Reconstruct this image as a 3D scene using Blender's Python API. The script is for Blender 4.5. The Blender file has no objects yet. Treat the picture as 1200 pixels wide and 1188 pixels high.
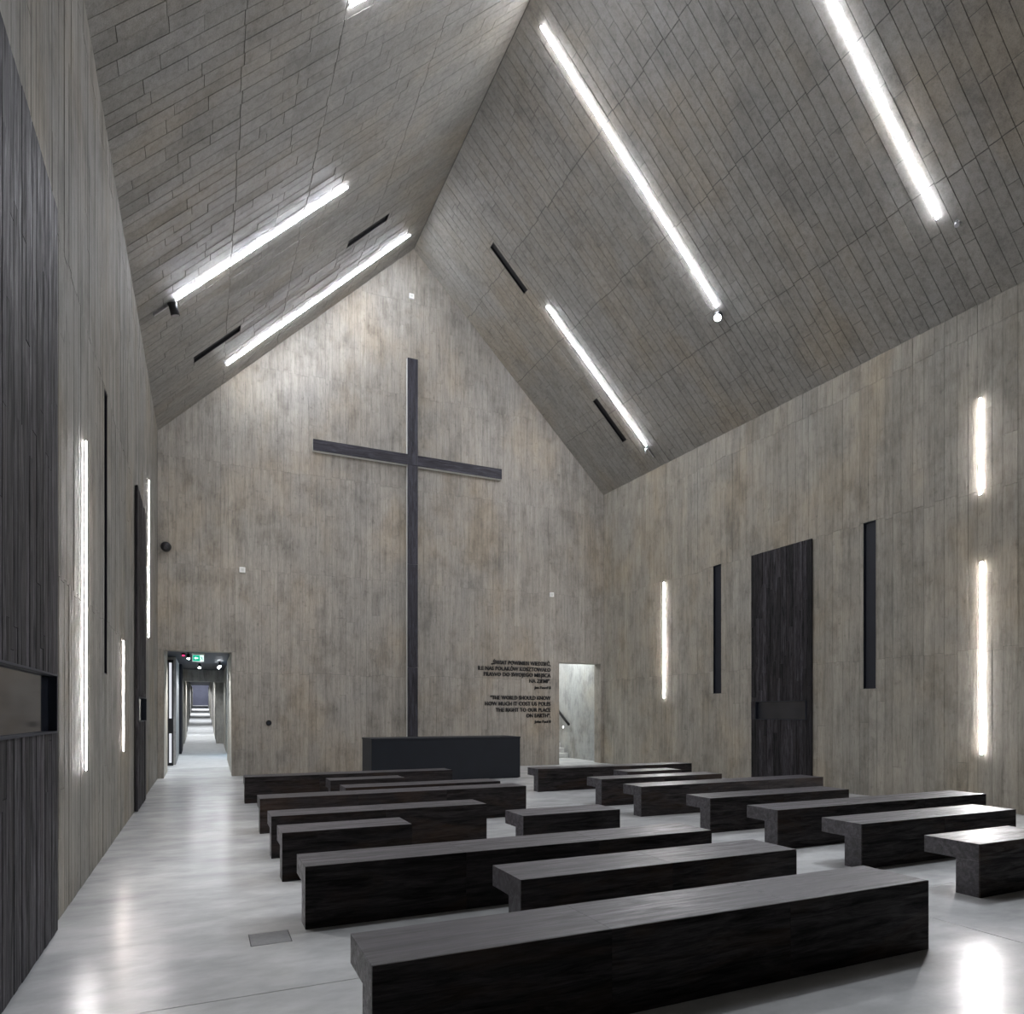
import bpy, bmesh, math, random
from mathutils import Vector, Matrix
random.seed(11)
scn = bpy.context.scene
COL = scn.collection

# ------------------------------------------------------------------ camera, world, exposure
cam_d = bpy.data.cameras.new('camera')
cam_d.sensor_fit = 'HORIZONTAL'
cam_d.sensor_width = 36.0
cam_d.lens = 796.5 / 1200 * 36.0
cam_d.shift_x = 0.0
cam_d.shift_y = (835.8 - 594.0) / 1200
cam_d.clip_start = 0.05
cam_d.clip_end = 300
cam = bpy.data.objects.new('camera', cam_d)
COL.objects.link(cam)
cam.location = (0, 0, 1.6)
YAW = math.radians(24.42)
cam.rotation_euler = (math.radians(90), 0, -YAW)
scn.camera = cam
w = bpy.data.worlds.new('World')
scn.world = w
w.use_nodes = True
w.node_tree.nodes['Background'].inputs[0].default_value = (0.02, 0.025, 0.04, 1)
w.node_tree.nodes['Background'].inputs[1].default_value = 0.2
vs = scn.view_settings
vs.view_transform = 'Standard'
vs.look = 'None'
vs.exposure = 0.46
vs.gamma = 1.0
vs.use_curve_mapping = False

LED_CEIL = 146.0      # strength of the ceiling light strips
LED_WALL = 190.0      # strength of the wall light strips
SPOT = 700.0

# ------------------------------------------------------------------ materials
def new_mat(name):
    m = bpy.data.materials.new(name)
    m.use_nodes = True
    nt = m.node_tree
    return m, nt, nt.nodes['Principled BSDF']

def N(nt, kind, **kw):
    n = nt.nodes.new(kind)
    for k, v in kw.items():
        setattr(n, k, v)
    return n

def noise(nt, vec, scale, detail=4, rough=0.6, dist=0.0):
    n = N(nt, 'ShaderNodeTexNoise')
    n.inputs['Scale'].default_value = scale
    n.inputs['Detail'].default_value = detail
    n.inputs['Roughness'].default_value = rough
    n.inputs['Distortion'].default_value = dist
    nt.links.new(vec, n.inputs['Vector'])
    return n.outputs['Fac']

def mapping(nt, vec, scale=(1, 1, 1), rot=(0, 0, 0)):
    n = N(nt, 'ShaderNodeMapping')
    n.inputs['Scale'].default_value = scale
    n.inputs['Rotation'].default_value = rot
    nt.links.new(vec, n.inputs['Vector'])
    return n.outputs['Vector']

def ramp(nt, fac, stops):
    n = N(nt, 'ShaderNodeValToRGB')
    cr = n.color_ramp
    while len(cr.elements) < len(stops):
        cr.elements.new(0.5)
    for e, (p, c) in zip(cr.elements, stops):
        e.position = p
        e.color = (c[0], c[1], c[2], 1) if len(c) == 3 else c
    nt.links.new(fac, n.inputs[0])
    return n.outputs[0]

def g(v):
    return (v, v, v)

def mix(nt, a, b, fac, mode='MIX'):
    n = N(nt, 'ShaderNodeMix', data_type='RGBA', blend_type=mode)
    for sock, val in ((n.inputs[6], a), (n.inputs[7], b), (n.inputs[0], fac)):
        if hasattr(val, 'links') or hasattr(val, 'is_linked'):
            nt.links.new(val, sock)
        else:
            sock.default_value = val if isinstance(val, (int, float)) else (*val, 1)
    return n.outputs[2]

def math_(nt, op, a, b):
    n = N(nt, 'ShaderNodeMath', operation=op)
    for s, val in zip(n.inputs, (a, b)):
        if isinstance(val, (int, float)):
            s.default_value = val
        else:
            nt.links.new(val, s)
    return n.outputs[0]

def bump(nt, bsdf, height, strength, dist):
    n = N(nt, 'ShaderNodeBump')
    n.inputs['Strength'].default_value = strength
    n.inputs['Distance'].default_value = dist
    nt.links.new(height, n.inputs['Height'])
    nt.links.new(n.outputs[0], bsdf.inputs['Normal'])

def island_random(nt):
    oi = N(nt, 'ShaderNodeObjectInfo')
    ge = N(nt, 'ShaderNodeNewGeometry')
    s = math_(nt, 'ADD', oi.outputs['Random'], ge.outputs['Random Per Island'])
    return math_(nt, 'FRACT', s, 0.0), ge.outputs['Position']

def concrete(name, base, rot=(0, 0, 0), stretch=(6, 6, .45), var=0.2, warm=(1.07, 1.0, .9), cool=(.93, .96, 1.0), rough=.7, streak=.5, bs=(1, 1, .65), stain=.8):
    m, nt, b = new_mat(name)
    rnd, pos = island_random(nt)
    p0 = mapping(nt, pos, rot=rot)
    off = N(nt, 'ShaderNodeVectorMath', operation='ADD')
    comb = N(nt, 'ShaderNodeCombineXYZ')
    for i in range(3):
        nt.links.new(math_(nt, 'MULTIPLY', rnd, 7.3 + i), comb.inputs[i])
    nt.links.new(p0, off.inputs[0]); nt.links.new(comb.outputs[0], off.inputs[1])
    pp = mapping(nt, off.outputs[0], scale=stretch)
    streaks = noise(nt, pp, 2.6, 7, .7)
    fine = noise(nt, mapping(nt, off.outputs[0], scale=[s * 3.5 for s in stretch]), 4.0, 4, .7)
    blot = noise(nt, mapping(nt, p0, scale=bs), .6, 5, .6)
    blot2 = noise(nt, mapping(nt, p0, scale=bs), 2.1, 6, .68)
    pits = noise(nt, p0, 9.0, 3, .6)
    tint = ramp(nt, rnd, [(0, g(1 - var)), (1, g(1 + var * .55))])
    c = mix(nt, base, tint, 1.0, 'MULTIPLY')
    c = mix(nt, c, ramp(nt, streaks, [(.25, g(1 - streak)), (.5, g(1.0)), (.8, g(1.22))]), 1.0, 'MULTIPLY')
    c = mix(nt, c, ramp(nt, fine, [(.28, g(.66)), (.5, g(1.0)), (.75, g(1.14))]), .7, 'MULTIPLY')
    c = mix(nt, c, ramp(nt, blot, [(.3, cool), (.5, g(1.0)), (.68, warm)]), 1.0, 'MULTIPLY')
    c = mix(nt, c, ramp(nt, blot2, [(.32, g(.56)), (.5, g(1.0)), (.72, g(1.18))]), stain, 'MULTIPLY')
    c = mix(nt, c, ramp(nt, pits, [(.28, g(.72)), (.4, g(1.0)), (.8, g(1.04))]), .7, 'MULTIPLY')
    nt.links.new(c, b.inputs['Base Color'])
    b.inputs['Roughness'].default_value = rough
    b.inputs['Specular IOR Level'].default_value = .3
    bump(nt, b, math_(nt, 'ADD', streaks, math_(nt, 'MULTIPLY', fine, .5)), .6, .012)
    return m

A44 = math.atan2(6.14, 6.32)
M = {}
CB = (.35, .325, .275)
M['conc_wall'] = concrete('board_marked_concrete', CB, var=.13, streak=.38, stain=.66)
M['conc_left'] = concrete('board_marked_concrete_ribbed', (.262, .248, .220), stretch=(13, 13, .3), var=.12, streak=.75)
M['conc_gable'] = concrete('board_marked_concrete_gable', (.345, .319, .278), var=.1, streak=.38, stain=.66)
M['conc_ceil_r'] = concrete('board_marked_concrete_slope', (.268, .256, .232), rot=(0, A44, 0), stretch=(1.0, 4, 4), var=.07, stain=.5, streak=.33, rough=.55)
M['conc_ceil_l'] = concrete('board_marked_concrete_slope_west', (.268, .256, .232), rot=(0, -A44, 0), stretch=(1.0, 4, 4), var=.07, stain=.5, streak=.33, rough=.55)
M['conc_pass'] = concrete('pale_concrete', (.4, .405, .395), var=.05, streak=.25)
M['conc_joint'] = concrete('concrete_joint', (.1, .097, .09), var=.05)

def floor_mat():
    m, nt, b = new_mat('polished_concrete_floor')
    ge = N(nt, 'ShaderNodeNewGeometry')
    p = mapping(nt, ge.outputs['Position'], rot=(0, 0, .1), scale=(.5, 1.0, 1))
    c1 = noise(nt, p, .7, 6, .6, .2)
    c2 = noise(nt, p, 3.5, 5, .6, .15)
    c3 = noise(nt, mapping(nt, ge.outputs['Position'], scale=(.7, 1.3, 1)), 6.0, 6, .65, .1)
    c = ramp(nt, c1, [(.3, (.43, .443, .446)), (.5, (.55, .563, .567)), (.7, (.65, .662, .66))])
    c = mix(nt, c, ramp(nt, c2, [(.3, g(.8)), (.7, g(1.15))]), .8, 'MULTIPLY')
    c = mix(nt, c, ramp(nt, c3, [(.2, g(.86)), (.8, g(1.1))]), .8, 'MULTIPLY')
    nt.links.new(c, b.inputs['Base Color'])
    r = ramp(nt, c2, [(.25, g(.225)), (.75, g(.268))])
    nt.links.new(r, b.inputs['Roughness'])
    b.inputs['Specular IOR Level'].default_value = .55
    bump(nt, b, noise(nt, ge.outputs['Position'], 2.4, 4, .55), .16, .02)
    return m
M['floor'] = floor_mat()

def wood(name, axis, dark=(.012, .0115, .014), mid=(.03, .027, .03), brown=(.06, .042, .03), rough=.42, tintvar=.5, coat=.0, spec=.5, finef=.8):
    m, nt, b = new_mat(name)
    rnd, pos = island_random(nt)
    off = N(nt, 'ShaderNodeVectorMath', operation='ADD')
    comb = N(nt, 'ShaderNodeCombineXYZ')
    for i in range(3):
        nt.links.new(math_(nt, 'MULTIPLY', rnd, 5.1 + 3 * i), comb.inputs[i])
    nt.links.new(pos, off.inputs[0]); nt.links.new(comb.outputs[0], off.inputs[1])
    sc = [9.0, 9.0, 9.0]; sc[axis] = .8
    grain = noise(nt, mapping(nt, off.outputs[0], scale=sc), 2.0, 8, .7, .8)
    fine = noise(nt, mapping(nt, off.outputs[0], scale=[s * 4 for s in sc]), 3.0, 4, .6)
    sc2 = [2.5, 2.5, 2.5]; sc2[axis] = .7
    patch = noise(nt, mapping(nt, off.outputs[0], scale=sc2), 1.3, 5, .6, .5)
    c = ramp(nt, grain, [(.36, [v * .6 for v in dark]), (.5, mid), (.66, [v * 2.1 for v in mid])])
    c = mix(nt, c, ramp(nt, fine, [(.35, g(.55)), (.65, g(1.35))]), finef, 'MULTIPLY')
    c = mix(nt, c, brown, ramp(nt, patch, [(.5, g(0)), (.72, g(.5))]))
    c = mix(nt, c, ramp(nt, rnd, [(0, g(1 - tintvar)), (1, g(1 + tintvar))]), 1.0, 'MULTIPLY')
    nt.links.new(c, b.inputs['Base Color'])
    nt.links.new(ramp(nt, grain, [(.36, g(rough * 1.35)), (.64, g(rough * .75))]), b.inputs['Roughness'])
    b.inputs['Specular IOR Level'].default_value = spec
    b.inputs['Coat Weight'].default_value = coat
    nt.links.new(ramp(nt, grain, [(.36, g(.5)), (.64, g(.34))]), b.inputs['Coat Roughness'])
    b.inputs['Coat IOR'].default_value = 1.5
    bump(nt, b, math_(nt, 'ADD', grain, math_(nt, 'MULTIPLY', fine, .6)), .35, .006)
    return m
M['wood_bench'] = wood('black_stained_timber', 0, dark=(.029, .027, .032), mid=(.042, .039, .047), brown=(.043, .037, .04), rough=.5, coat=.3, tintvar=.1, finef=.35)  # seats and ends: stained timber, lightened to paint in some of their light
M['wood_face_shaded'] = wood('brown_black_charred_timber_face_shaded', 0, dark=(.006, .0054, .006), mid=(.021, .0178, .0185), brown=(.065, .037, .02), rough=.62, coat=.0, tintvar=.15, spec=.22)  # browner grain, also darkened to paint in shade on the near faces
M['wood_door'] = wood('charred_timber_boards', 2, dark=(.008, .0075, .009), mid=(.026, .024, .028), brown=(.032, .025, .024), rough=.62, tintvar=.65, spec=.3)
M['wood_cross'] = wood('dark_cross_timber', 2, dark=(.014, .014, .02), mid=(.023, .022, .031), brown=(.026, .024, .03), rough=.6, tintvar=.1)
M['wood_crossbar'] = wood('dark_cross_timber_beam', 0, dark=(.012, .011, .017), mid=(.02, .018, .027), brown=(.024, .021, .027), rough=.6, tintvar=.1)

def plain(name, col, rough=.5, metal=0.0, bumpy=0.0, spec=.5, nscale=40):
    m, nt, b = new_mat(name)
    ge = N(nt, 'ShaderNodeNewGeometry')
    n = noise(nt, ge.outputs['Position'], nscale, 4, .6)
    c = mix(nt, col, ramp(nt, n, [(.3, g(.88)), (.7, g(1.1))]), 1.0, 'MULTIPLY')
    nt.links.new(c, b.inputs['Base Color'])
    b.inputs['Roughness'].default_value = rough
    b.inputs['Metallic'].default_value = metal
    b.inputs['Specular IOR Level'].default_value = spec
    if bumpy:
        bump(nt, b, n, bumpy, .003)
    return m
M['navy'] = plain('blue_black_painted_steel', (.012, .016, .027), .5, nscale=8)
M['altar'] = plain('blue_black_altar_panel', (.006, .0095, .017), .55, nscale=3)
M['altar_top'] = plain('altar_slab_grey', (.05, .052, .058), .4, nscale=6)
M['black'] = plain('matt_black', (.008, .008, .010), .5)
M['liner'] = plain('dark_blue_slot_liner', (.005, .0075, .016), .6, nscale=10)
M['joint'] = plain('dark_joint_sealant', (.05, .052, .055), .9)
M['steel'] = plain('brushed_aluminium', (.5, .5, .52), .35, 1.0)
M['pale_steel'] = plain('pale_painted_metal_edge', (.62, .63, .6), .5)
M['white_plastic'] = plain('white_plastic', (.8, .8, .78), .4)
M['hatch'] = plain('steel_floor_plate', (.27, .28, .29), .38, .3, nscale=25)
M['floor_ramp'] = plain('pale_ramp_floor', (.55, .56, .56), .5, nscale=4)
M['step'] = plain('pale_stone_step', (.66, .66, .65), .5, nscale=12)
M['green'] = plain('sign_green_paint', (.0, .3, .16), .4)
M['corr_navy'] = plain('corridor_ceiling_blue_black', (.02, .026, .04), .6, nscale=5)
M['corr_end'] = plain('slate_blue_end_wall', (.09, .095, .14), .7, nscale=3)
M['corr_dark'] = plain('corridor_dark_panel', (.012, .013, .022), .6, nscale=4)
M['corr_grey'] = concrete('corridor_concrete', (.36, .355, .34), var=.1)
M['corr_pale'] = concrete('corridor_pale_concrete', (.42, .41, .37), var=.06, streak=.3)

def glass_mat():
    m, nt, b = new_mat('dark_window_glass')
    ge = N(nt, 'ShaderNodeNewGeometry')
    n = noise(nt, ge.outputs['Position'], 3, 2, .5)
    nt.links.new(mix(nt, (.012, .014, .02), (.02, .022, .03), n), b.inputs['Base Color'])
    b.inputs['Roughness'].default_value = .06
    b.inputs['Specular IOR Level'].default_value = .9
    b.inputs['IOR'].default_value = 1.6
    return m
M['glass'] = glass_mat()

def emit(name, col, strength):
    m = bpy.data.materials.new(name)
    m.use_nodes = True
    nt = m.node_tree
    nt.nodes.clear()
    e = N(nt, 'ShaderNodeEmission')
    o = N(nt, 'ShaderNodeOutputMaterial')
    e.inputs[0].default_value = (*col, 1)
    e.inputs[1].default_value = strength
    nt.links.new(e.outputs[0], o.inputs[0])
    return m
M['led_c'] = emit('cool_white_led_ceiling', (.9, .92, 1.0), LED_CEIL)
M['led_w'] = emit('cool_white_led_wall', (1.0, .97, .97), LED_WALL)
M['led_warm'] = emit('warm_white_led_wall', (1.0, .9, .84), LED_WALL * .4)
M['lens'] = emit('spotlight_lens', (.92, .96, 1.0), 90)
M['sign_face'] = emit('exit_sign_white_face', (.75, 1.0, .92), 1.0)
M['sign_green'] = emit('exit_sign_green_face', (.0, .42, .25), .9)
M['red_led'] = emit('red_indicator', (1.0, .05, .2), 1.2)
M['blue_led'] = emit('cold_blue_light_panel', (.45, .75, 1.0), .8)
M['pane_reflection'] = emit('door_glass_reflection_glow', (.9, .93, 1.0), .62)  # emission paints in the light reflected by the door glass

# ------------------------------------------------------------------ mesh helpers
def link(o, parent=None):
    COL.objects.link(o)
    if parent is not None:
        o.parent = parent
    return o

def from_bm(name, bm, mat, parent=None):
    me = bpy.data.meshes.new(name)
    bm.normal_update()
    bm.to_mesh(me)
    bm.free()
    if mat:
        me.materials.append(mat)
    return link(bpy.data.objects.new(name, me), parent)

def bm_box(bm, lo, hi):
    vs_ = [bm.verts.new((x, y, z)) for z in (lo[2], hi[2]) for y in (lo[1], hi[1]) for x in (lo[0], hi[0])]
    for f in ((0, 2, 3, 1), (4, 5, 7, 6), (0, 1, 5, 4), (1, 3, 7, 5), (3, 2, 6, 7), (2, 0, 4, 6)):
        bm.faces.new([vs_[i] for i in f])

def box(name, lo, hi, mat, parent=None, bevel=0.0, seg=1):
    bm = bmesh.new()
    bm_box(bm, lo, hi)
    if bevel:
        bmesh.ops.bevel(bm, geom=bm.edges[:], offset=bevel, segments=seg, affect='EDGES', profile=.5)
    return from_bm(name, bm, mat, parent)

def bm_cyl(bm, p0, p1, r0, r1=None, seg=20):
    r1 = r0 if r1 is None else r1
    p0, p1 = Vector(p0), Vector(p1)
    d = (p1 - p0)
    q = d.to_track_quat('Z', 'Y').to_matrix().to_4x4()
    mat = Matrix.Translation((p0 + p1) / 2) @ q
    bmesh.ops.create_cone(bm, cap_ends=True, segments=seg, radius1=r0, radius2=r1, depth=d.length, matrix=mat)

def cyl(name, p0, p1, r, mat, parent=None, r1=None, seg=20, smooth=True):
    bm = bmesh.new()
    bm_cyl(bm, p0, p1, r, r1, seg)
    o = from_bm(name, bm, mat, parent)
    if smooth:
        for p in o.data.polygons:
            p.use_smooth = len(p.vertices) == 4
    return o

def structure(o):
    o['kind'] = 'structure'
    return o

def thing(name, loc, label, cat, group=None):
    o = bpy.data.objects.new(name, None)
    o.empty_display_size = .2
    o.location = loc
    link(o)
    return tag(o, label, cat, group)

def tag(o, label, cat, group=None):
    o['label'] = label
    o['category'] = cat
    if group:
        o['group'] = group
    return o

def keep(o, root):
    """parent o (whose mesh is in world coordinates) under root, keeping its place"""
    o.parent = root
    bpy_loc = root.matrix_basis.copy()
    o.matrix_parent_inverse = bpy_loc.inverted()
    return o

# ------------------------------------------------------------------ surfaces made of board-marked panels
class Frame:
    """a flat surface: origin, u and v along it, n into the room (u, v, n orthonormal)"""
    def __init__(s, o, u, v, n):
        s.o, s.n = Vector(o), Vector(n).normalized()
        s.u = Vector(u).normalized()
        v = Vector(v); v = v - s.u * v.dot(s.u)
        s.v = v.normalized()
        nn = s.u.cross(s.v).normalized()
        s.n = nn if nn.dot(s.n) > 0 else -nn
    def at(s, u, v, n=0.0):
        return s.o + s.u * u + s.v * v + s.n * n
    def mat(s, u0, u1, v0, v1, n0, n1):
        c = s.at((u0 + u1) / 2, (v0 + v1) / 2, (n0 + n1) / 2)
        hand = 1 if s.u.cross(s.v).dot(s.n) > 0 else -1
        R = Matrix((s.u * (u1 - u0), s.v * (v1 - v0), s.n * (n1 - n0))).transposed()
        return Matrix.Translation(c) @ R.to_4x4()

def subtract(rects, hole):
    out = []
    h0, h1, k0, k1 = hole
    for (a, b, c, d) in rects:
        if h1 <= a or h0 >= b or k1 <= c or k0 >= d:
            out.append((a, b, c, d)); continue
        if k0 > c: out.append((a, b, c, k0))
        if k1 < d: out.append((a, b, k1, d))
        lo, hi = max(c, k0), min(d, k1)
        if h0 > a: out.append((a, h0, lo, hi))
        if h1 < b: out.append((h1, b, lo, hi))
    return [r for r in out if r[1] - r[0] > .012 and r[3] - r[2] > .012]

def clip(poly, a, b, c):
    """keep a*u+b*v <= c"""
    out = []
    for i in range(len(poly)):
        p, q = poly[i], poly[(i + 1) % len(poly)]
        dp, dq = a * p[0] + b * p[1] - c, a * q[0] + b * q[1] - c
        if dp <= 0: out.append(p)
        if (dp < 0 < dq) or (dq < 0 < dp):
            t = dp / (dp - dq)
            out.append((p[0] + (q[0] - p[0]) * t, p[1] + (q[1] - p[1]) * t))
    return out

UNIT = {}
def unit_mesh(mat):
    if mat.name not in UNIT:
        bm = bmesh.new()
        bm_box(bm, (-.5, -.5, -.5), (.5, .5, .5))
        me = bpy.data.meshes.new('board_mesh')
        bm.normal_update(); bm.to_mesh(me); bm.free()
        me.materials.append(mat)
        UNIT[mat.name] = me
    return UNIT[mat.name]

def bm_prism(bm, fr, poly, n0, n1):
    lo = [bm.verts.new(fr.at(u, v, n0)) for u, v in poly]
    hi = [bm.verts.new(fr.at(u, v, n1)) for u, v in poly]
    k = len(poly)
    bm.faces.new(lo); bm.faces.new(hi)
    for i in range(k):
        bm.faces.new((lo[i], lo[(i + 1) % k], hi[(i + 1) % k], hi[i]))

EYE = Vector((0, 0, 1.6))
FW = Vector((math.sin(YAW), math.cos(YAW), 0))
RT = Vector((math.cos(YAW), -math.sin(YAW), 0))
def importance(p, area, n):
    d = p - EYE
    z = d.dot(FW)
    if z < .3: return 0
    x, y = d.dot(RT) / z, d.z / z
    if abs(x) > .80 or y > 1.1 or y < -.5: return 0
    return area * abs(d.normalized().dot(n)) / d.length_squared

def board_surface(name, fr, rects, holes, clips, mat, joint_mat, slab, gap=.007, proud=.006, back=.03, limit=299, slab_t=.3, part='board_panel'):
    """structure slab + separate board panels in front of it"""
    bm = bmesh.new()
    sl = [slab]
    for h in holes: sl = subtract(sl, h)
    for r in sl:
        poly = [(r[0], r[2]), (r[1], r[2]), (r[1], r[3]), (r[0], r[3])]
        for c in clips: poly = clip(poly, *c)
        if len(poly) > 2: bm_prism(bm, fr, poly, -back - slab_t, -.014)
    bmesh.ops.recalc_face_normals(bm, faces=bm.faces[:])
    root = structure(from_bm(name, bm, joint_mat))
    pcs = []
    for r in rects:
        rr = [r]
        for h in holes: rr = subtract(rr, h)
        for (a, b, c, d) in rr:
            a, b, c, d = a + gap / 2, b - gap / 2, c + gap / 2, d - gap / 2
            if b - a < .01 or d - c < .01: continue
            poly = [(a, c), (b, c), (b, d), (a, d)]
            full = True
            for cl in clips:
                q = clip(poly, *cl)
                if len(q) != 4 or any(abs(q[i][0] - poly[i][0]) + abs(q[i][1] - poly[i][1]) > 1e-9 for i in range(4)): full = False
                poly = q
                if len(poly) < 3: break
            if len(poly) < 3: continue
            cx_ = sum(p[0] for p in poly) / len(poly); cy_ = sum(p[1] for p in poly) / len(poly)
            area = (b - a) * (d - c)
            pcs.append((importance(fr.at(cx_, cy_), area, fr.n), full, (a, b, c, d), poly, random.uniform(-proud, proud * .6)))
    pcs.sort(key=lambda t: -t[0])
    rest = bmesh.new(); nrest = 0
    me = unit_mesh(mat)
    for i, (imp, full, (a, b, c, d), poly, pr) in enumerate(pcs):
        if i < limit and imp > 0:
            if full:
                o = bpy.data.objects.new(part, me)
                o.matrix_world = fr.mat(a, b, c, d, -back, pr)
                link(o, root)
            else:
                bmx = bmesh.new(); bm_prism(bmx, fr, poly, -back, pr)
                bmesh.ops.recalc_face_normals(bmx, faces=bmx.faces[:])
                from_bm(part, bmx, mat, root)
        else:
            bm_prism(rest, fr, poly, -back, pr); nrest += 1
    if nrest:
        bmesh.ops.recalc_face_normals(rest, faces=rest.faces[:])
        o = from_bm('board_facing', rest, mat, root)
        o['kind'] = 'stuff'
    else:
        rest.free()
    return root

def vertical_boards(u0, u1, lifts, wlo, whi, split=.25):
    out = []
    u = u0
    while u < u1 - 1e-6:
        wdt = random.uniform(wlo, whi)
        if u + wdt > u1 - wlo * .5: wdt = u1 - u
        jl = [lifts[0]] + [z + random.uniform(-.035, .035) for z in lifts[1:]]
        for k in range(len(lifts) - 1):
            a, b = jl[k], jl[k + 1]
            if random.random() < split:
                m_ = random.uniform(a + .5, b - .5) if b - a > 1.2 else (a + b) / 2
                out += [(u, u + wdt, a, m_), (u, u + wdt, m_, b)]
            else:
                out.append((u, u + wdt, a, b))
        u += wdt
    return out

# ------------------------------------------------------------------ room dimensions (metres)
XL, XR, YB, YF = -1.02, 11.76, 18.74, -4.2
XM, ZA, ZER, ZEL, K = 5.44, 14.80, 8.64, 8.52, .02
DOOR_H, SLOT0, SLOT1 = 5.3, 1.46, 1.88
LIFTS = [0.0, 2.65, 5.3, 7.95, 10.6, 13.25, 15.9]

# --- right wall : u = Y, v = Z, n = -X
frR = Frame((XR, 0, 0), (0, 1, 0), (0, 0, 1), (-1, 0, 0))
SLITS_R = [(13.28, 13.57, 2.10, 5.33), (9.0, 9.27, 2.08, 5.32), (2.6, 2.88, 2.08, 5.32)]
clipR = [(-K, 1.0, ZER - K * YB + .06)]
board_surface('wall_right', frR, vertical_boards(YF, YB, LIFTS[:5], .15, .25), SLITS_R, clipR, M['conc_wall'], M['conc_joint'],
              (YF - .3, YB + .3, -.1, 9.2), gap=.0045, proud=.003)
# --- left wall : n = +X
frL = Frame((XL, 0, 0), (0, 1, 0), (0, 0, 1), (1, 0, 0))
SLITS_L = [(8.9, 9.17, 2.05, 5.3)]
clipL = [(-K, 1.0, ZEL - K * YB + .06)]
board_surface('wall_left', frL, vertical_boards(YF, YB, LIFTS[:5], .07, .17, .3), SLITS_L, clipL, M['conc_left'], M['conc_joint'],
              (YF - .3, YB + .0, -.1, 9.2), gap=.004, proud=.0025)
# --- gable (far) wall : u = X, v = Z, n = -Y
frB = Frame((0, YB, 0), (1, 0, 0), (0, 0, 1), (0, -1, 0))
OPEN_B = [(-.9, .67, -.2, 3.17), (10.12, 11.66, -.2, 3.2)]
sr = (ZA - ZER) / (XR - XM); sl_ = (ZA - ZEL) / (XM - XL)
clipB = [(sr, 1.0, ZA + sr * XM + .05), (-sl_, 1.0, ZA - sl_ * XM + .05)]
board_surface('wall_back', frB, vertical_boards(XL, XR, LIFTS, .15, .24, .3), OPEN_B, clipB, M['conc_gable'], M['conc_joint'],
              (XL - .3, XR + .3, -.1, 15.2), gap=.0045, proud=.0028, slab_t=.36)
# --- wall behind the camera
frF = Frame((0, YF, 0), (1, 0, 0), (0, 0, 1), (0, 1, 0))
board_surface('wall_front', frF, vertical_boards(XL, XR, LIFTS, .3, .5, 0), [], clipB, M['wood_door'], M['conc_joint'],
              (XL - .3, XR + .3, -.1, 15.2))
# --- roof slopes : u towards the camera, v down the slope
def slope_frame(side):
    xe, ze = (XR, ZER) if side > 0 else (XL, ZEL)
    return Frame((XM, YB, ZA), (0, -1, -K), (xe - XM, 0, ze - ZA), (-side * 1, 0, -1))
frCR, frCL = slope_frame(1), slope_frame(-1)
def S(side, Y, s, n=0.0):
    return (frCR if side > 0 else frCL).at((YB - Y), s, n)

def slope_boards(seams, length, run):
    out = []
    u = -.2
    while u < run:
        wdt = random.uniform(.17, .235)
        sj = [seams[0]] + [q + random.uniform(-.03, .03) for q in seams[1:]]
        for a, b in zip(sj[:-1], sj[1:]):
            a += .006
            v = a
            while v < b - 1e-6:
                ln = random.uniform(.45, 1.25)
                if v + ln > b - .3: ln = b - v
                out.append((u, u + wdt, v, v + ln)); v += ln
        u += wdt
    return out
VENTS_R = [(YB - 16.05, YB - 15.85, 1.74, 3.09), (YB - 16.34, YB - 16.14, 6.3, 7.7)]
VENTS_L = [(YB - 16.35, YB - 16.09, 6.53, 7.85), (YB - 15.91, YB - 15.65, 2.05, 3.36)]
RUN = YB - YF + .3
board_surface('ceiling_right', frCR, slope_boards([0, 2.3, 4.55, 6.83, 9.0], 9.0, RUN), VENTS_R, [], M['conc_ceil_r'], M['conc_joint'],
              (-.4, RUN, -.3, 9.2), gap=.008, proud=.0035)
board_surface('ceiling_left', frCL, slope_boards([0, 2.6, 5.15, 6.95, 9.1], 9.1, RUN), VENTS_L, [], M['conc_ceil_l'], M['conc_joint'],
              (-.4, RUN, -.3, 9.3), gap=.008, proud=.0035)

# --- floor: cast bays with sawn joints
fl = structure(box('floor', (XL - .3, YF - .3, -.3), (XR + .3, 22.0, -.022), M['joint']))
xs = [XL - .05, 5.2, XR + .05]
ys = [YF - .1, -1.9, 4.125, 10.15, 16.2]
HX0, HX1, HY0, HY1 = .295, .57, 4.985, 5.265
for i in range(2):
    for j in range(4):
        rr = subtract([(xs[i] + .004, xs[i + 1] - .004, ys[j] + .004, ys[j + 1] - .004)], (HX0, HX1, HY0, HY1))
        bm = bmesh.new()
        for r in rr: bm_box(bm, (r[0], r[2], -.05), (r[1], r[3], 0))
        from_bm('floor_slab', bm, M['floor'], fl)
box('floor_slab', (xs[0], 16.204, -.05), (5.196, YB + .40, 0), M['floor'], fl)
box('floor_slab', (5.204, 16.204, -.05), (XR + .3, 21.52, 0), M['floor'], fl)
box('floor_slab', (xs[0] - .6, YB + .404, -.05), (1.6, 22.02, 0), M['floor'], fl)

for n_, lo, hi in (('trim_1', (-.9, YB + .002, 0), (-.888, 19.139, 3.16)), ('trim_2', (.658, YB + .002, 0), (.67, 19.139, 3.16)), ('trim_3', (-.9, YB + .002, 3.161), (.67, 19.139, 3.172)),
                   ('trim_4', (10.12, YB + .002, 0), (10.132, 19.139, 3.19)), ('trim_5', (11.648, YB + .002, 0), (11.66, 19.139, 3.19)), ('trim_6', (10.12, YB + .002, 3.191), (11.66, 19.139, 3.202))):
    structure(box(n_, lo, hi, M['conc_gable']))

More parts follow.
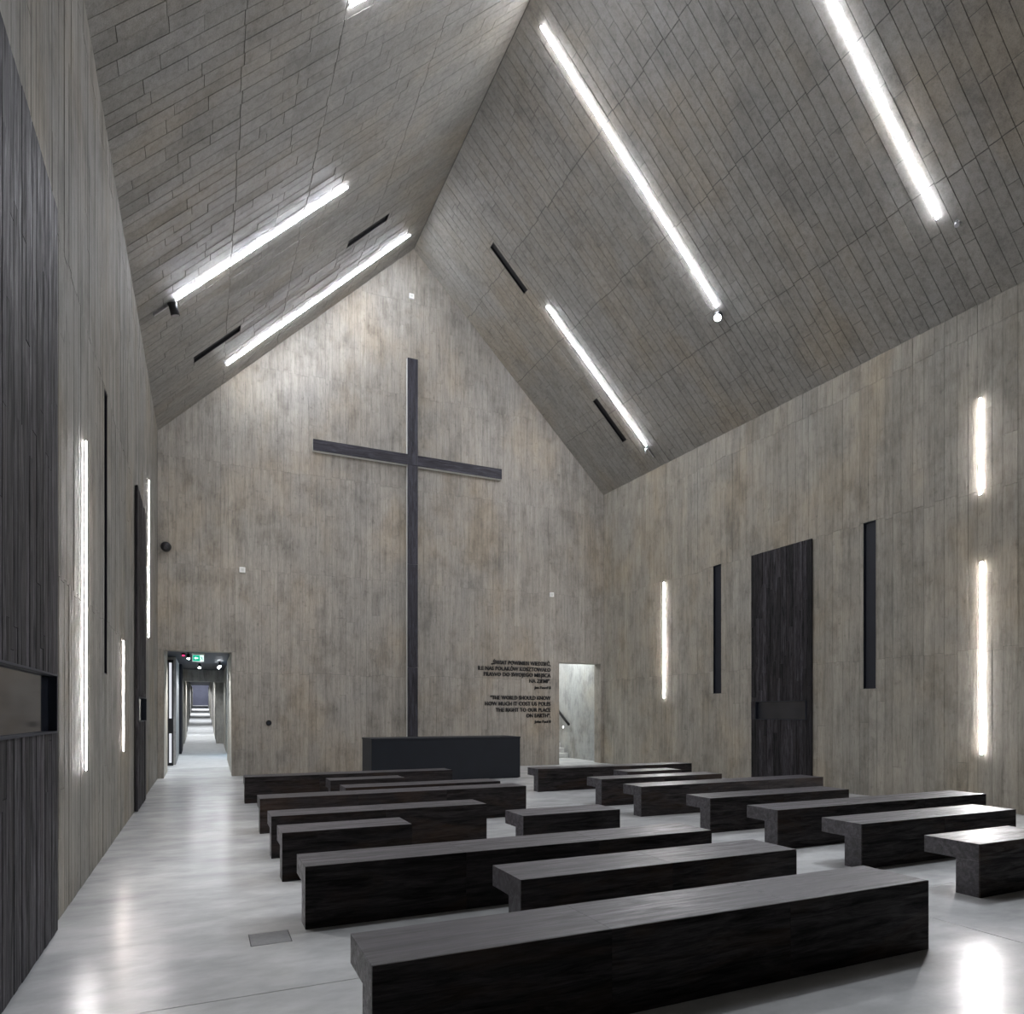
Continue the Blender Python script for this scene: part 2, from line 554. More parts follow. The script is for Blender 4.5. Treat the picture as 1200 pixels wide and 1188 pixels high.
# ------------------------------------------------------------------ left passage (long ramped corridor)
def ramp_z(y): return max(0.0, .048 * (y - 22))
bm = bmesh.new()
pts = [(22.02, 0), (72, ramp_z(72))]
vv = []
for (y, z) in pts:
    vv.append([bm.verts.new((-1.6, y, z)), bm.verts.new((1.6, y, z)), bm.verts.new((1.6, y, z - .3)), bm.verts.new((-1.6, y, z - .3))])
for k in range(4):
    bm.faces.new((vv[0][k], vv[0][(k + 1) % 4], vv[1][(k + 1) % 4], vv[1][k]))
bm.faces.new(vv[0]); bm.faces.new(vv[1])
bmesh.ops.recalc_face_normals(bm, faces=bm.faces[:])
structure(from_bm('floor_corridor', bm, M['floor_ramp']))
structure(box('ceiling_corridor', (-1.6, 19.14, 3.32), (1.6, 30, 3.5), M['corr_navy']))
bm = bmesh.new()
vv = []
for (y, z) in ((29.9, 3.2), (72, 4.3)):
    vv.append([bm.verts.new((-1.6, y, z)), bm.verts.new((1.6, y, z)), bm.verts.new((1.6, y, z + .3)), bm.verts.new((-1.6, y, z + .3))])
for k in range(4):
    bm.faces.new((vv[0][k], vv[0][(k + 1) % 4], vv[1][(k + 1) % 4], vv[1][k]))
bm.faces.new(vv[0]); bm.faces.new(vv[1])
bmesh.ops.recalc_face_normals(bm, faces=bm.faces[:])
structure(from_bm('ceiling_ramp', bm, M['corr_navy']))
structure(box('wall_corridor_outer_left', (-1.75, 19.14, -.1), (-1.6, 72, 4.6), M['corr_dark']))
structure(box('wall_corridor_outer_right', (1.6, 19.14, -.1), (1.75, 72, 4.6), M['corr_dark']))
structure(box('wall_corridor_end', (-1.6, 71.5, 1.5), (1.6, 71.8, 4.6), M['corr_end']))
structure(box('trim_beam', (-1.6, 29.4, 2.86), (1.6, 29.95, 3.318), M['corr_grey']))
CL = [(-.895, 19.16, 20.9, 'corr_pale'), (-.76, 22.95, 25.9, 'corr_grey'), (-.685, 26.1, 27.6, 'corr_dark'), (-.71, 28.0, 29.3, 'corr_grey'),
      (-.68, 30.1, 34.0, 'corr_pale'), (-.72, 35.2, 38, 'corr_dark'), (-.76, 38.8, 44, 'corr_pale'), (-.80, 45.5, 50, 'corr_dark'), (-.85, 51, 60, 'corr_grey'), (-.92, 61, 71.4, 'corr_pale')]
CRR = [(.675, 19.16, 21.1, 'corr_pale'), (.70, 21.3, 24.0, 'corr_pale'), (.74, 26.2, 29.3, 'corr_pale'), (.47, 29.97, 30.12, 'corr_pale'), (.475, 30.13, 31.3, 'corr_dark'), (.46, 32, 39, 'corr_pale'),
       (.45, 40, 46, 'corr_grey'), (.42, 47, 58, 'corr_pale'), (.42, 59, 71.4, 'corr_grey')]
for (x, a, b, mt) in CL:
    structure(box('wall_corridor_left', (-1.59, a, -.02), (x, b, 3.3 if a < 29.5 else 3.15 + .026 * (a - 30)), M[mt]))
for (x, a, b, mt) in CRR:
    structure(box('wall_corridor_right', (x, a, -.02), (1.59, b, 3.3 if a < 29.5 else 3.15 + .026 * (a - 30)), M[mt]))

# black glazed door leaf standing open in the corridor
d = thing('glazed_door', (-.88, 22.8, 0), 'narrow black framed door leaf with a glass strip painted with a pale reflection inside the left passage', 'door')
def dpart(n, lo, hi, m, p=None, bevel=0):
    o = box(n, lo, hi, M[m], None, bevel); keep(o, p or d); return o
for lo, hi in (((-1.0, 22.75, .02), (-.935, 22.83, 3.2)), ((-.865, 22.75, .02), (-.82, 22.83, 3.2))):
    dpart('stile', lo, hi, 'black')
for z0, z1 in ((.02, .12), (1.0, 1.45), (3.12, 3.2)):
    dpart('rail', (-.935, 22.75, z0), (-.865, 22.83, z1), 'black')
dpart('glass_pane', (-.935, 22.78, .12), (-.865, 22.80, 1.0), 'pane_reflection')
dpart('glass_pane', (-.935, 22.78, 1.45), (-.865, 22.80, 3.12), 'pane_reflection')

# cold light panel between the piers on the right of the corridor
t = thing('light_panel', (.95, 25.1, .1), 'cold blue lit panel between the right hand piers of the left passage', 'light')
keep(box('housing', (.86, 24.3, .14), (.98, 25.9, 3.2), M['black']), t)
keep(box('diffuser', (.845, 24.35, .2), (.86, 25.85, 3.15), M['blue_led']), t)

# exit sign
ex = thing('exit_sign', (-.135, 21.5, 3.32), 'green and white lit exit sign with arrow and running figure in the left passage', 'sign')
keep(box('housing', (-.285, 21.5, 3.09), (.015, 21.54, 3.28), M['white_plastic'], None, .003), ex)
face = keep(box('sign_face', (-.28, 21.494, 3.095), (.01, 21.5, 3.275), M['sign_face']), ex)
box('green_field', (-.275, 21.491, 3.10), (-.09, 21.494, 3.27), M['sign_green'], face)
keep(box('mounting_bar', (-.30, 21.5, 3.285), (.03, 21.53, 3.319), M['white_plastic']), ex)
def flat_poly(name, pts, y, m, root, t_=.002):
    bm = bmesh.new()
    fr = Frame((0, y, 0), (1, 0, 0), (0, 0, 1), (0, -1, 0))
    bm_prism(bm, fr, pts, 0, t_)
    bmesh.ops.recalc_face_normals(bm, faces=bm.faces[:])
    return from_bm(name, bm, M[m], root)
flat_poly('arrow', [(-.245, 3.185), (-.195, 3.235), (-.195, 3.205), (-.135, 3.205), (-.135, 3.165), (-.195, 3.165), (-.195, 3.135)], 21.491, 'sign_face', face)
bm = bmesh.new()
fr_ = Frame((0, 21.494, 0), (1, 0, 0), (0, 0, 1), (0, -1, 0))
cxm, czm = -.04, 3.18
for poly in ([(cxm - .02 + .012 * math.cos(a * .785), czm + .055 + .012 * math.sin(a * .785)) for a in range(8)],
             [(cxm - .02, czm + .04), (cxm - .002, czm + .035), (cxm + .015, czm - .01), (cxm - .005, czm - .015)],
             [(cxm - .02, czm + .035), (cxm - .05, czm + .01), (cxm - .043, czm + .004), (cxm - .012, czm + .024)],
             [(cxm - .005, czm + .03), (cxm + .03, czm + .02), (cxm + .028, czm + .01), (cxm, czm + .018)],
             [(cxm - .004, czm - .01), (cxm - .04, czm - .03), (cxm - .04, czm - .06), (cxm - .03, czm - .06), (cxm - .028, czm - .036), (cxm + .01, czm - .015)],
             [(cxm + .002, czm - .012), (cxm + .03, czm - .065), (cxm + .04, czm - .06), (cxm + .016, czm - .01)]):
    bm_prism(bm, fr_, poly, 0, .002)
bmesh.ops.recalc_face_normals(bm, faces=bm.faces[:])
from_bm('running_figure', bm, M['sign_green'], face)

sd = thing('smoke_detector', (-.52, 21.6, 3.32), 'small round ceiling detector glowing red in the left passage', 'detector')
keep(cyl('base_ring', (-.52, 21.6, 3.32), (-.52, 21.6, 3.275), .055, M['black']), sd)
keep(cyl('indicator', (-.52, 21.6, 3.275), (-.52, 21.6, 3.235), .038, M['red_led'], r1=.03), sd)

def spot_lamp(loc, target, energy, ang=1.6, col=(.92, .95, 1), size=.04, blend=.5, root=None):
    l = bpy.data.lights.new('spot_or_fill_beam', 'SPOT')
    l.energy = energy; l.spot_size = ang; l.spot_blend = blend; l.color = col; l.shadow_soft_size = size
    o = bpy.data.objects.new('spot_or_fill_beam', l)
    link(o)
    o.location = loc
    o.rotation_euler = (Vector(target) - Vector(loc)).to_track_quat('-Z', 'Y').to_euler()
    return o

def track_spot(loc, target, label, energy=0, r=.045, ln=.13, stem=.08, up=(0, 0, 1), group=None, body='black', ang=1.5, lens='lens'):
    """small can spotlight hung from a stem; loc is where it is fixed"""
    loc = Vector(loc); upv = Vector(up).normalized()
    root = thing('spotlight', loc, label, 'spotlight', group)
    piv = loc - upv * (stem + r * .6)
    dr = (Vector(target) - piv).normalized()
    keep(box('mount', loc - Vector((.03, .03, .02)), loc + Vector((.03, .03, .0)), M[body]), root)
    keep(cyl('stem', loc, piv, .009, M[body], seg=8), root)
    can = keep(cyl('can', piv - dr * ln * .5, piv + dr * ln * .5, r, M[body]), root)
    cyl('lens', piv + dr * ln * .5, piv + dr * (ln * .5 + .006), r * .82, M[lens], can)
    if energy:
        spot_lamp(piv + dr * (ln * .5 + .03), target, energy, ang)
    return root
G = None
track_spot((-.39, 21.3, 3.32), (-.2, 20.2, 0.0), 'bright spotlight left of the exit sign in the left passage', 60)
track_spot((-.12, 25.6, 3.32), (-.3, 23, 0), 'small spotlight below and behind the exit sign', 60)
track_spot((.50, 24.6, 3.32), (.3, 22, 0), 'upper of the two spotlights by the right wall of the left passage', 60)
track_spot((.50, 25.5, 3.32), (-.7, 24, 1.2), 'lower of the two spotlights by the right wall of the left passage', 60)
track_spot((-.37, 34, 3.29), (-.1, 36, .3), 'left of the two far spotlights beyond the passage beam', 140, r=.07)
track_spot((.03, 35, 3.32), (0, 40, .5), 'right of the two far spotlights beyond the passage beam', 140, r=.07)
for y, zc_, e_ in ((20.7, 3.28, 260), (24.6, 3.28, 90), (28.4, 3.28, 130), (33, 3.2, 260), (39, 3.4, 260), (46, 3.55, 300), (54, 3.75, 300), (62, 3.95, 300)):  # added fill lamps without fixtures, to brighten the corridor
    spot_lamp((-.12, y, zc_), (-.12, y + .3, 0), e_, 2.3, size=.12, blend=.8)
spot_lamp((-.2, 69.0, 4.1), (-.2, 71.5, 3.2), 200, 2.0, size=.1)  # added fill lamp without a fixture, brightens the end wall

# ------------------------------------------------------------------ right passage with stairs
structure(box('wall_passage_right', (12.0, 19.14, -.1), (12.2, 27, 6.2), M['conc_pass']))
structure(box('wall_passage_left', (9.9, 19.14, -.1), (10.12, 27, 6.2), M['conc_pass']))
structure(box('wall_passage_end', (10.12, 26.8, -.1), (12.0, 27, 6.2), M['conc_pass']))
structure(box('ceiling_passage', (10.12, 19.14, 4.4), (12.0, 27, 4.6), M['conc_pass']))
st = thing('staircase', (11.06, 21.5, 0), 'pale stone steps climbing away inside the right doorway', 'stairs')
for i in range(12):
    keep(box('step', (10.125, 21.5 + .29 * i, .172 * i), (11.995, 21.5 + .29 * (i + 1.5), .172 * (i + 1)), M['step'], None, .006), st)
hr = thing('handrail', (11.94, 21.4, 1.23), 'black handrail sloping up the wall beside the stairs in the right doorway', 'handrail')
keep(cyl('rail', (11.93, 21.35, 1.2), (11.93, 24.4, 3.1), .045, M['black']), hr)
for k in range(4):
    y = 21.5 + k * .9
    z = 1.2 + (y - 21.35) * .623
    keep(cyl('bracket', (11.93, y, z - .02), (12.0, y, z - .08), .01, M['black'], seg=8), hr)
sl = thing('step_light', (12.0, 21.87, 1.1), 'small round white step light low on the stair wall in the right doorway', 'light')
keep(cyl('rim', (12.0, 21.87, 1.1), (11.985, 21.87, 1.1), .055, M['steel']), sl)
keep(cyl('diffuser', (11.985, 21.87, 1.1), (11.978, 21.87, 1.1), .042, emit('step_light_face', (1, 1, 1), 3)), sl)
l = bpy.data.lights.new('passage_light', 'AREA'); l.energy = 62; l.shape = 'RECTANGLE'; l.size = .6; l.size_y = 1.2; l.color = (.97, 1, .98)
o = bpy.data.objects.new('passage_light', l); link(o); o.location = (11.2, 20.6, 4.35)
l = bpy.data.lights.new('passage_light', 'AREA'); l.energy = 85; l.shape = 'RECTANGLE'; l.size = .6; l.size_y = 1.2
o = bpy.data.objects.new('passage_light', l); link(o); o.location = (11.0, 23.6, 4.35)

# ------------------------------------------------------------------ narrow window slits
def window(name, side, y0, y1, z0, z1):
    x = XR if side > 0 else XL
    s = side
    root = structure(thing(name, (x + s * .15, (y0 + y1) / 2, z0), '', ''))
    del root['label']; del root['category']
    def bx_(n, a, b, m):
        lo = [min(a[i], b[i]) for i in range(3)]; hi = [max(a[i], b[i]) for i in range(3)]
        return keep(box(n, lo, hi, M[m]), root)
    t_ = .012
    for n, a, b in (('frame', (x + s * .004, y0, z0), (x + s * .2, y0 + t_, z1)), ('frame', (x + s * .004, y1 - t_, z0), (x + s * .2, y1, z1)),
                    ('frame', (x + s * .004, y0, z0), (x + s * .2, y1, z0 + t_)), ('frame', (x + s * .004, y0, z1 - t_), (x + s * .2, y1, z1))):
        bx_(n, a, b, 'liner')
    bx_('glass_pane', (x + s * .045, y0 + t_, z0 + t_), (x + s * .06, y1 - t_, z1 - t_), 'liner')
window('window_1', 1, *SLITS_R[0])
window('window_2', 1, *SLITS_R[1])
window('window_3', -1, *SLITS_L[0])
window('window_4', 1, *SLITS_R[2])

# slots in the ceiling
def ceiling_slot(side, y, s0, s1, wdt, label):
    root = thing('ceiling_slot', S(side, y, (s0 + s1) / 2), label, 'vent', 'dark slots in the sloping ceiling')
    fr = frCR if side > 0 else frCL
    u0, u1 = YB - y - wdt / 2, YB - y + wdt / 2
    def b_(n, a, m):
        bm = bmesh.new()
        bm_prism(bm, fr, [(a[0], a[2]), (a[1], a[2]), (a[1], a[3]), (a[0], a[3])], a[4], a[5])
        bmesh.ops.recalc_face_normals(bm, faces=bm.faces[:])
        return keep(from_bm(n, bm, M[m]), root)
    t_ = .012
    b_('frame_side', (u0, u0 + t_, s0, s1, -.25, .003), 'black'); b_('frame_side', (u1 - t_, u1, s0, s1, -.25, .003), 'black')
    b_('frame_end', (u0 + t_, u1 - t_, s0, s0 + t_, -.25, .003), 'black'); b_('frame_end', (u0 + t_, u1 - t_, s1 - t_, s1, -.25, .003), 'black')
    b_('back_panel', (u0, u1, s0, s1, -.06, -.045), 'black')
ceiling_slot(1, 15.95, 1.74, 3.09, .20, 'dark slot high on the right slope near the ridge')
ceiling_slot(1, 16.24, 6.3, 7.7, .20, 'dark slot low on the right slope beside the farthest light strip')
ceiling_slot(-1, 16.22, 6.53, 7.85, .26, 'dark slot low on the left slope near the eaves')
ceiling_slot(-1, 15.78, 2.05, 3.36, .26, 'dark slot high on the left slope between two light strips')

# ------------------------------------------------------------------ timber clad doors
def plank_door(name, side, y0, y1, h, wlo=.075, whi=.13, f0=.045, f1=.055):
    x = XR if side > 0 else XL
    fr = frR if side > 0 else frL
    root = structure(thing(name, fr.at((y0 + y1) / 2, 0, 0), '', ''))
    del root['label']; del root['category']
    def prism(n, a, m):
        bm = bmesh.new()
        bm_prism(bm, fr, [(a[0], a[2]), (a[1], a[2]), (a[1], a[3]), (a[0], a[3])], a[4], a[5])
        bmesh.ops.recalc_face_normals(bm, faces=bm.faces[:])
        return keep(from_bm(n, bm, M[m]), root)
    e = .12 if side < 0 else .14
    m0, m1 = y0 + e, y1 - e
    # core panel around the slot
    bm = bmesh.new()
    for r in subtract([(y0 + .008, y1 - .008, .012, h - .008)], (m0, m1, SLOT0, SLOT1)):
        bm_prism(bm, fr, [(r[0], r[2]), (r[1], r[2]), (r[1], r[3]), (r[0], r[3])], .008, .028)
    bmesh.ops.recalc_face_normals(bm, faces=bm.faces[:])
    keep(from_bm('door_core', bm, M['black']), root)
    y = y0
    while y < y1 - 1e-6:
        wd = random.uniform(wlo, whi)
        if y + wd > y1 - wlo * .7: wd = y1 - y
        cuts = [.01]
        z = random.uniform(1.0, 2.6)
        while z < h - .5:
            cuts.append(z); z += random.uniform(1.4, 2.8)
        cuts.append(h)
        for a, b in zip(cuts[:-1], cuts[1:]):
            for r in subtract([(y + .0015, y + wd - .0015, a + .0015, b - .0015)], (m0, m1, SLOT0, SLOT1)):
                prism('plank', (*r, .0285, random.uniform(f0, f1)), 'wood_door')
        y += wd
    # window slot : frame and glass set back
    for r in ((m0, m0 + .014, SLOT0, SLOT1), (m1 - .014, m1, SLOT0, SLOT1), (m0 + .014, m1 - .014, SLOT0, SLOT0 + .014), (m0 + .014, m1 - .014, SLOT1 - .014, SLOT1)):
        prism('slot_frame', (*r, .009, .063), 'navy')
    pn = prism('glass_pane', (m0 + .014, m1 - .014, SLOT0 + .014, SLOT1 - .014, .009, .014), 'glass')
    return root
plank_door('door_1', 1, 10.47, 12.21, DOOR_H)
plank_door('door_2', -1, 12.53, 14.35, DOOR_H)
plank_door('door_3', -1, 4.12, 5.93, DOOR_H, .06, .12, .045, .049)
plank_door('door_4', 1, 3.9, 5.6, DOOR_H, .12, .2)

# ------------------------------------------------------------------ cross on the gable wall
cr = thing('cross', (5.37, YB, 0), 'tall slender dark timber cross fixed on the gable wall', 'cross')
CX0, CX1, AZ0, AZ1, CT = 5.22, 5.52, 8.585, 8.885, 11.6
keep(box('post_backing', (CX0, YB - .13, .0), (CX1, YB - .008, CT), M['pale_steel']), cr)
keep(box('beam_backing', (2.65, YB - .13, AZ0), (CX0 - .001, YB - .008, AZ1), M['pale_steel']), cr)
keep(box('beam_backing', (CX1 + .001, YB - .13, AZ0), (8.11, YB - .008, AZ1), M['pale_steel']), cr)
zc = [0.0, 2.9, 5.8, AZ0, CT]
for a, b in zip(zc[:-1], zc[1:]):
    keep(box('post_timber', (CX0, YB - .152, a + .003), (CX1, YB - .131, b - .003), M['wood_cross'], None, .003), cr)
for a, b in ((2.65, CX0 - .002), (CX1 + .002, 8.11)):
    keep(box('beam_timber', (a, YB - .150, AZ0), (b, YB - .131, AZ1), M['wood_crossbar'], None, .003), cr)

# ------------------------------------------------------------------ altar
al = thing('altar', (5.33, 15.83, 0), 'long blue-black block altar with thin grey top in front of the cross', 'altar')
keep(box('body', (3.47, 15.34, 0.012), (7.19, 16.33, .985), M['altar'], None, .004), al)
keep(box('plinth', (3.5, 15.37, 0), (7.16, 16.3, .0118), M['black']), al)
keep(box('top_slab', (3.462, 15.332, .9855), (7.198, 16.338, 1.025), M['altar'], None, .004), al)

# ------------------------------------------------------------------ benches (L-shaped: upright slab + seat reaching towards the altar)
BENCH_H, SEAT_T, BENCH_W, UP_T = .465, .152, .502, .21
BM = {}
def bench_mesh(kind, L):
    key = (kind, round(L, 3))
    if key not in BM:
        bm = bmesh.new()
        if kind == 'seat': bm_box(bm, (.0006, .0124, BENCH_H - SEAT_T), (L - .0006, BENCH_W, BENCH_H))
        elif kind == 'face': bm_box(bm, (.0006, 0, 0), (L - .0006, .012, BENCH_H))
        else: bm_box(bm, (.0006, .0124, 0), (L - .0006, UP_T, BENCH_H - SEAT_T - .0006))
        bmesh.ops.bevel(bm, geom=bm.edges[:], offset=.0012, segments=2, affect='EDGES', profile=.6)
        me = bpy.data.meshes.new('bench_' + kind)
        bm.normal_update(); bm.to_mesh(me); bm.free()
        me.materials.append(M['wood_face_shaded' if kind == 'face' else 'wood_bench'])
        BM[key] = me
    return BM[key]
def bench(x, y, L, n, label):
    root = thing('bench', (x, y, 0), label, 'bench', 'black timber benches standing in rows on the floor')
    m = L / n
    for k in range(n):
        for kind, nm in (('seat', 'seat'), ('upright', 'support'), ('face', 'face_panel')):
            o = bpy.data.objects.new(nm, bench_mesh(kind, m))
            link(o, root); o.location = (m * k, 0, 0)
    return root
BL = [
 (.667, 12.938, 3.89, 3, 'long black bench of the left block, farthest row, just in front of the altar'),
 (1.955, 11.715, 1.29, 1, 'shortest black bench on the left, directly behind the farthest left row'),
 (1.972, 10.469, 2.565, 2, 'medium black bench on the left, third row from the altar'),
 (.682, 9.598, 3.92, 3, 'long black bench on the left, fourth row from the altar'),
 (.68, 7.901, 2.56, 2, 'medium black bench on the left, fifth row from the altar'),
 (.68, 6.773, 1.27, 1, 'short black bench on the left, between the medium one and the long near one'),
 (.686, 5.209, 3.81, 3, 'long black bench on the left, second nearest, with its left end near the floor plate'),
 (.69, 3.036, 3.80, 3, 'long black bench in the foreground, nearest to the viewer'),
 (3.224, 6.793, 1.265, 1, 'short black bench alone in the middle behind the second nearest long bench'),
 (1.969, 4.187, 2.545, 2, 'medium black bench directly behind the foreground bench'),
 (6.21, 12.381, 3.90, 3, 'long black bench of the right block, farthest row by the right doorway'),
 (7.51, 11.1, 1.30, 1, 'short black bench on the right, only its thin top showing behind others'),
 (6.25, 10.021, 2.64, 2, 'medium black bench on the right, third row from the far wall'),
 (6.172, 8.748, 3.90, 3, 'long black bench on the right, ending below the timber door'),
 (6.165, 7.167, 2.62, 2, 'medium black bench on the right, fifth row from the far wall'),
 (6.13, 5.962, 3.92, 3, 'long black bench on the right, sixth row, reaching under the tall wall light'),
 (6.144, 4.856, 2.61, 2, 'medium black bench on the right, second nearest row'),
 (6.123, 3.682, 1.285, 1, 'short black bench cut off by the right edge, nearest on the right'),
]
for b in BL: bench(*b)

# ------------------------------------------------------------------ light strips
def half_round(fr, u, v0, v1, wdt, h, along_v=True):
    bm = bmesh.new()
    prof = [(-wdt / 2, 0.0)] + [(-wdt / 2 * math.cos(a), h * (.35 + .65 * math.sin(a))) for a in [i * math.pi / 8 for i in range(9)]] + [(wdt / 2, 0.0)]
    rows = []
    for v in (v0, v1):
        rows.append([bm.verts.new(fr.at(u + p[0], v, .016 + p[1])) for p in prof])
    k = len(prof)
    for i in range(k):
        bm.faces.new((rows[0][i], rows[0][(i + 1) % k], rows[1][(i + 1) % k], rows[1][i]))
    bm.faces.new(rows[0]); bm.faces.new(rows[1])
    bmesh.ops.recalc_face_normals(bm, faces=bm.faces[:])
    return bm

def strip(name, fr, u, v0, v1, wdt, mat, label, cat, group, tail=0.0, h=.013):
    root = thing(name, fr.at(u, (v0 + v1) / 2, 0), label, cat, group)
    bm = bmesh.new()
    hw = wdt / 2
    bm_prism(bm, fr, [(u - hw, v0 - .012), (u + hw, v0 - .012), (u + hw, v1 + .012), (u - hw, v1 + .012)], .0, .0155)
    bmesh.ops.recalc_face_normals(bm, faces=bm.faces[:])
    keep(from_bm('housing', bm, M['steel']), root)
    keep(from_bm('diffuser', half_round(fr, u, v0, v1, wdt, h), mat), root)
    if tail:
        bm = bmesh.new()
        bm_prism(bm, fr, [(u - .022, v1 + .013), (u + .022, v1 + .013), (u + .022, v1 + tail), (u - .022, v1 + tail)], .0, .04)
        bmesh.ops.recalc_face_normals(bm, faces=bm.faces[:])
        keep(from_bm('track_end', bm, M['steel']), root)
    return root
GC = 'bright strips running down the sloping ceiling'
CW = .037
strip('ceiling_light', frCR, YB - 11.27, .40, 6.30, CW, M['led_c'], 'long light strip down the right slope, from the ridge to a bright spotlight', 'light', GC)
strip('ceiling_light', frCR, YB - 6.95, .5, 7.28, CW, M['led_c'], 'light strip on the right slope cut off by the top edge of the view', 'light', GC)
strip('ceiling_light', frCR, YB - 15.6, 3.72, 8.11, CW, M['led_c'], 'farthest light strip on the right slope, ending near the eaves', 'light', GC, tail=.38)
strip('ceiling_light', frCL, YB - 13.36, 4.03, 8.22, CW, M['led_c'], 'light strip low on the left slope ending in a small black spotlight', 'light', GC, tail=.5)
strip('ceiling_light', frCL, YB - 17.6, .62, 6.88, CW, M['led_c'], 'light strip on the left slope right beside the gable wall', 'light', GC)
strip('ceiling_light', frCL, YB - 9.07, .5, 5.12, CW, M['led_c'], 'light strip on the left slope, only its lower tip showing at the top edge', 'light', GC)
GW = 'upright light strips on the side walls'
WW = .033
for fr, y, z0, z1, mt, lb in (
    (frR, 15.58, 2.03, 5.26, 'led_w', 'upright light strip on the right wall near the far corner'),
    (frR, 7.06, 5.24, 6.83, 'led_w', 'short upright light strip high on the right wall above the long one'),
    (frR, 7.04, .92, 4.11, 'led_w', 'long upright light strip on the right wall below the short one'),
    (frL, 7.46, 1.07, 4.15, 'led_w', 'long upright light strip on the left wall next to the near timber door'),
    (frL, 10.75, 1.08, 2.60, 'led_warm', 'short upright light strip low on the left wall before the far timber door'),
    (frL, 15.55, 5.03, 6.30, 'led_w', 'upper upright light strip on the left wall near the far corner'),
    (frL, 15.45, 3.13, 4.98, 'led_w', 'lower upright light strip on the left wall near the far corner'),
    ):
    strip('wall_light', fr, y, z0, z1, WW, M[mt], lb, 'light', GW, h=.007)

# spotlights at the ends of the ceiling strips
nR = frCR.n; nL = frCL.n
track_spot(S(1, 11.28, 6.46, .02), (3.5, 6.0, 0), 'dazzling spotlight at the lower end of the long strip on the right slope', SPOT, r=.085, up=-nR, stem=.05, ang=1.3)
track_spot(S(1, 6.72, 7.5, .02), (3.6, 2.3, 0), 'small spotlight at the lower end of the strip cut off by the top edge', SPOT * 1.5, r=.035, up=-nR, stem=.02, ang=1.0, body='steel', lens='steel')
track_spot(S(-1, 13.32, 8.38, .03), (1.0, 14.5, 3.0), 'small black spotlight on the track end low on the left slope', 0, r=.075, ln=.2, up=-nL, stem=.06, lens='steel')
track_spot(S(1, 15.55, 8.2, .03), (9.5, 13.5, 2.0), 'tiny silver spotlight on the track end near the right eaves', 0, r=.03, ln=.14, up=-nR, stem=.12, body='steel', lens='steel')

# ------------------------------------------------------------------ small fittings on the gable wall
for x, z, lb in ((5.369, 13.409, 'small white sensor box high above the cross'), (.908, 5.274, 'small white sensor box left of the cross above the left doorway'),
                 (9.846, 5.283, 'small white sensor box right of the cross above the lettering')):
    r = thing('sensor_box', (x, YB, z), lb, 'sensor', 'white sensor boxes on the gable wall')
    keep(box('casing', (x - .07, YB - .06, z - .07), (x + .07, YB - .004, z + .07), M['white_plastic'], None, .008, 2), r)
    keep(box('sensor_window', (x - .035, YB - .063, z - .035), (x + .035, YB - .0605, z + .035), M['pale_steel']), r)
r = thing('dome_camera', (-.83, YB, 5.647), 'black ball-shaped security camera high above the left doorway', 'camera')
keep(cyl('wall_plate', (-.83, YB - .004, 5.66), (-.83, YB - .04, 5.66), .09, M['black']), r)
keep(cyl('arm', (-.83, YB - .04, 5.68), (-.83, YB - .16, 5.68), .03, M['black']), r)
bm = bmesh.new(); bmesh.ops.create_uvsphere(bm, u_segments=20, v_segments=12, radius=.12, matrix=Matrix.Translation((-.83, YB - .25, 5.645)))
o = keep(from_bm('dome', bm, M['black']), r)
for p in o.data.polygons: p.use_smooth = True
keep(cyl('lens', (-.83, YB - .35, 5.60), (-.83, YB - .375, 5.59), .04, M['black']), r)
r = thing('wall_socket', (1.549, YB, 1.352), 'round black socket on the gable wall right of the left doorway', 'socket')
keep(cyl('cover', (1.549, YB - .004, 1.352), (1.549, YB - .03, 1.352), .07, M['black']), r)
keep(cyl('plug_hole', (1.549, YB - .0301, 1.352), (1.549, YB - .034, 1.352), .035, M['navy']), r)
r = thing('floor_plate', ((HX0 + HX1) / 2, (HY0 + HY1) / 2, 0), 'square grey metal access plate set flush in the floor at left', 'access plate')
keep(box('tray', (HX0 + .001, HY0 + .001, -.0215), (HX1 - .001, HY1 - .001, -.012), M['black']), r)
keep(box('lid', (HX0 + .006, HY0 + .006, -.0118), (HX1 - .006, HY1 - .006, .001), M['hatch']), r)

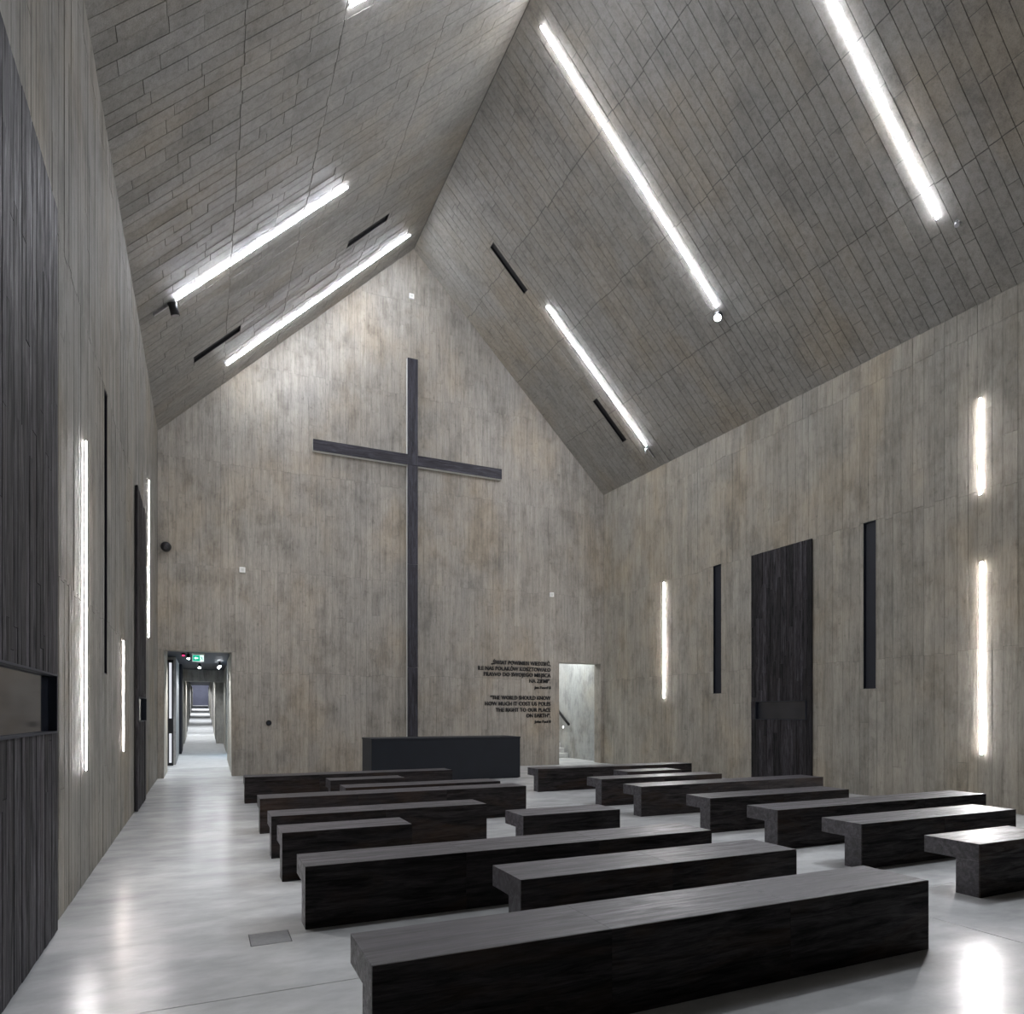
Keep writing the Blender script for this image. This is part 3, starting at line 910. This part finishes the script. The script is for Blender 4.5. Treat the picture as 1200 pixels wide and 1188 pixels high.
# ------------------------------------------------------------------ lettering on the gable wall
def text_mesh(s):
    cu = bpy.data.curves.new('lettering', 'FONT')
    cu.body = s; cu.size = 1.0; cu.extrude = .0; cu.align_x = 'RIGHT'; cu.offset = .012; cu.resolution_u = 2
    o = bpy.data.objects.new('lettering', cu)
    COL.objects.link(o)
    dg = bpy.context.evaluated_depsgraph_get()
    me = bpy.data.meshes.new_from_object(o.evaluated_get(dg))
    bpy.data.objects.remove(o); bpy.data.curves.remove(cu)
    return me
def inscription(lines, label):
    root = thing('wall_lettering', (9.0, YB, lines[-1][1]), label, 'lettering', 'raised dark lettering beside the right doorway')
    for s, z, cap, width in lines:
        me = text_mesh(s)
        xs_ = [v.co.x for v in me.vertices]
        sx = width / (max(xs_) - min(xs_)); sy = cap / .70
        bm = bmesh.new(); bm.from_mesh(me)
        mx = max(xs_)
        for v in bm.verts: v.co = Vector(((v.co.x - mx) * sx, v.co.y * sy, 0))
        geo = bmesh.ops.extrude_face_region(bm, geom=bm.faces[:])
        for e_ in geo['geom']:
            if isinstance(e_, bmesh.types.BMVert): e_.co.z += .022
        bmesh.ops.transform(bm, matrix=Matrix.Translation((9.82, YB - .006, z)) @ Matrix.Rotation(math.radians(90), 4, 'X'), verts=bm.verts[:])
        bmesh.ops.recalc_face_normals(bm, faces=bm.faces[:])
        keep(from_bm('text_line', bm, M['black']), root)
    return root
inscription([('„ŚWIAT POWINIEN WIEDZIEĆ,', 3.075, .118, 2.0), ('ILE NAS POLAKÓW KOSZTOWAŁO', 2.893, .118, 2.42),
             ('PRAWO DO SWOJEGO MIEJSCA', 2.72, .118, 2.24), ('NA ZIEMI”.', 2.54, .118, .74), ('Jan Paweł II', 2.358, .082, .56)],
            'upper block of black raised Polish lettering beside the right doorway')
inscription([('“THE WORLD SHOULD KNOW', 2.02, .118, 2.03), ('HOW MUCH IT COST US POLES', 1.84, .118, 2.2),
             ('THE RIGHT TO OUR PLACE', 1.652, .118, 1.85), ('ON EARTH”.', 1.478, .118, .84), ('John Paul II', 1.31, .082, .56)],
            'lower block of black raised English lettering beside the right doorway')
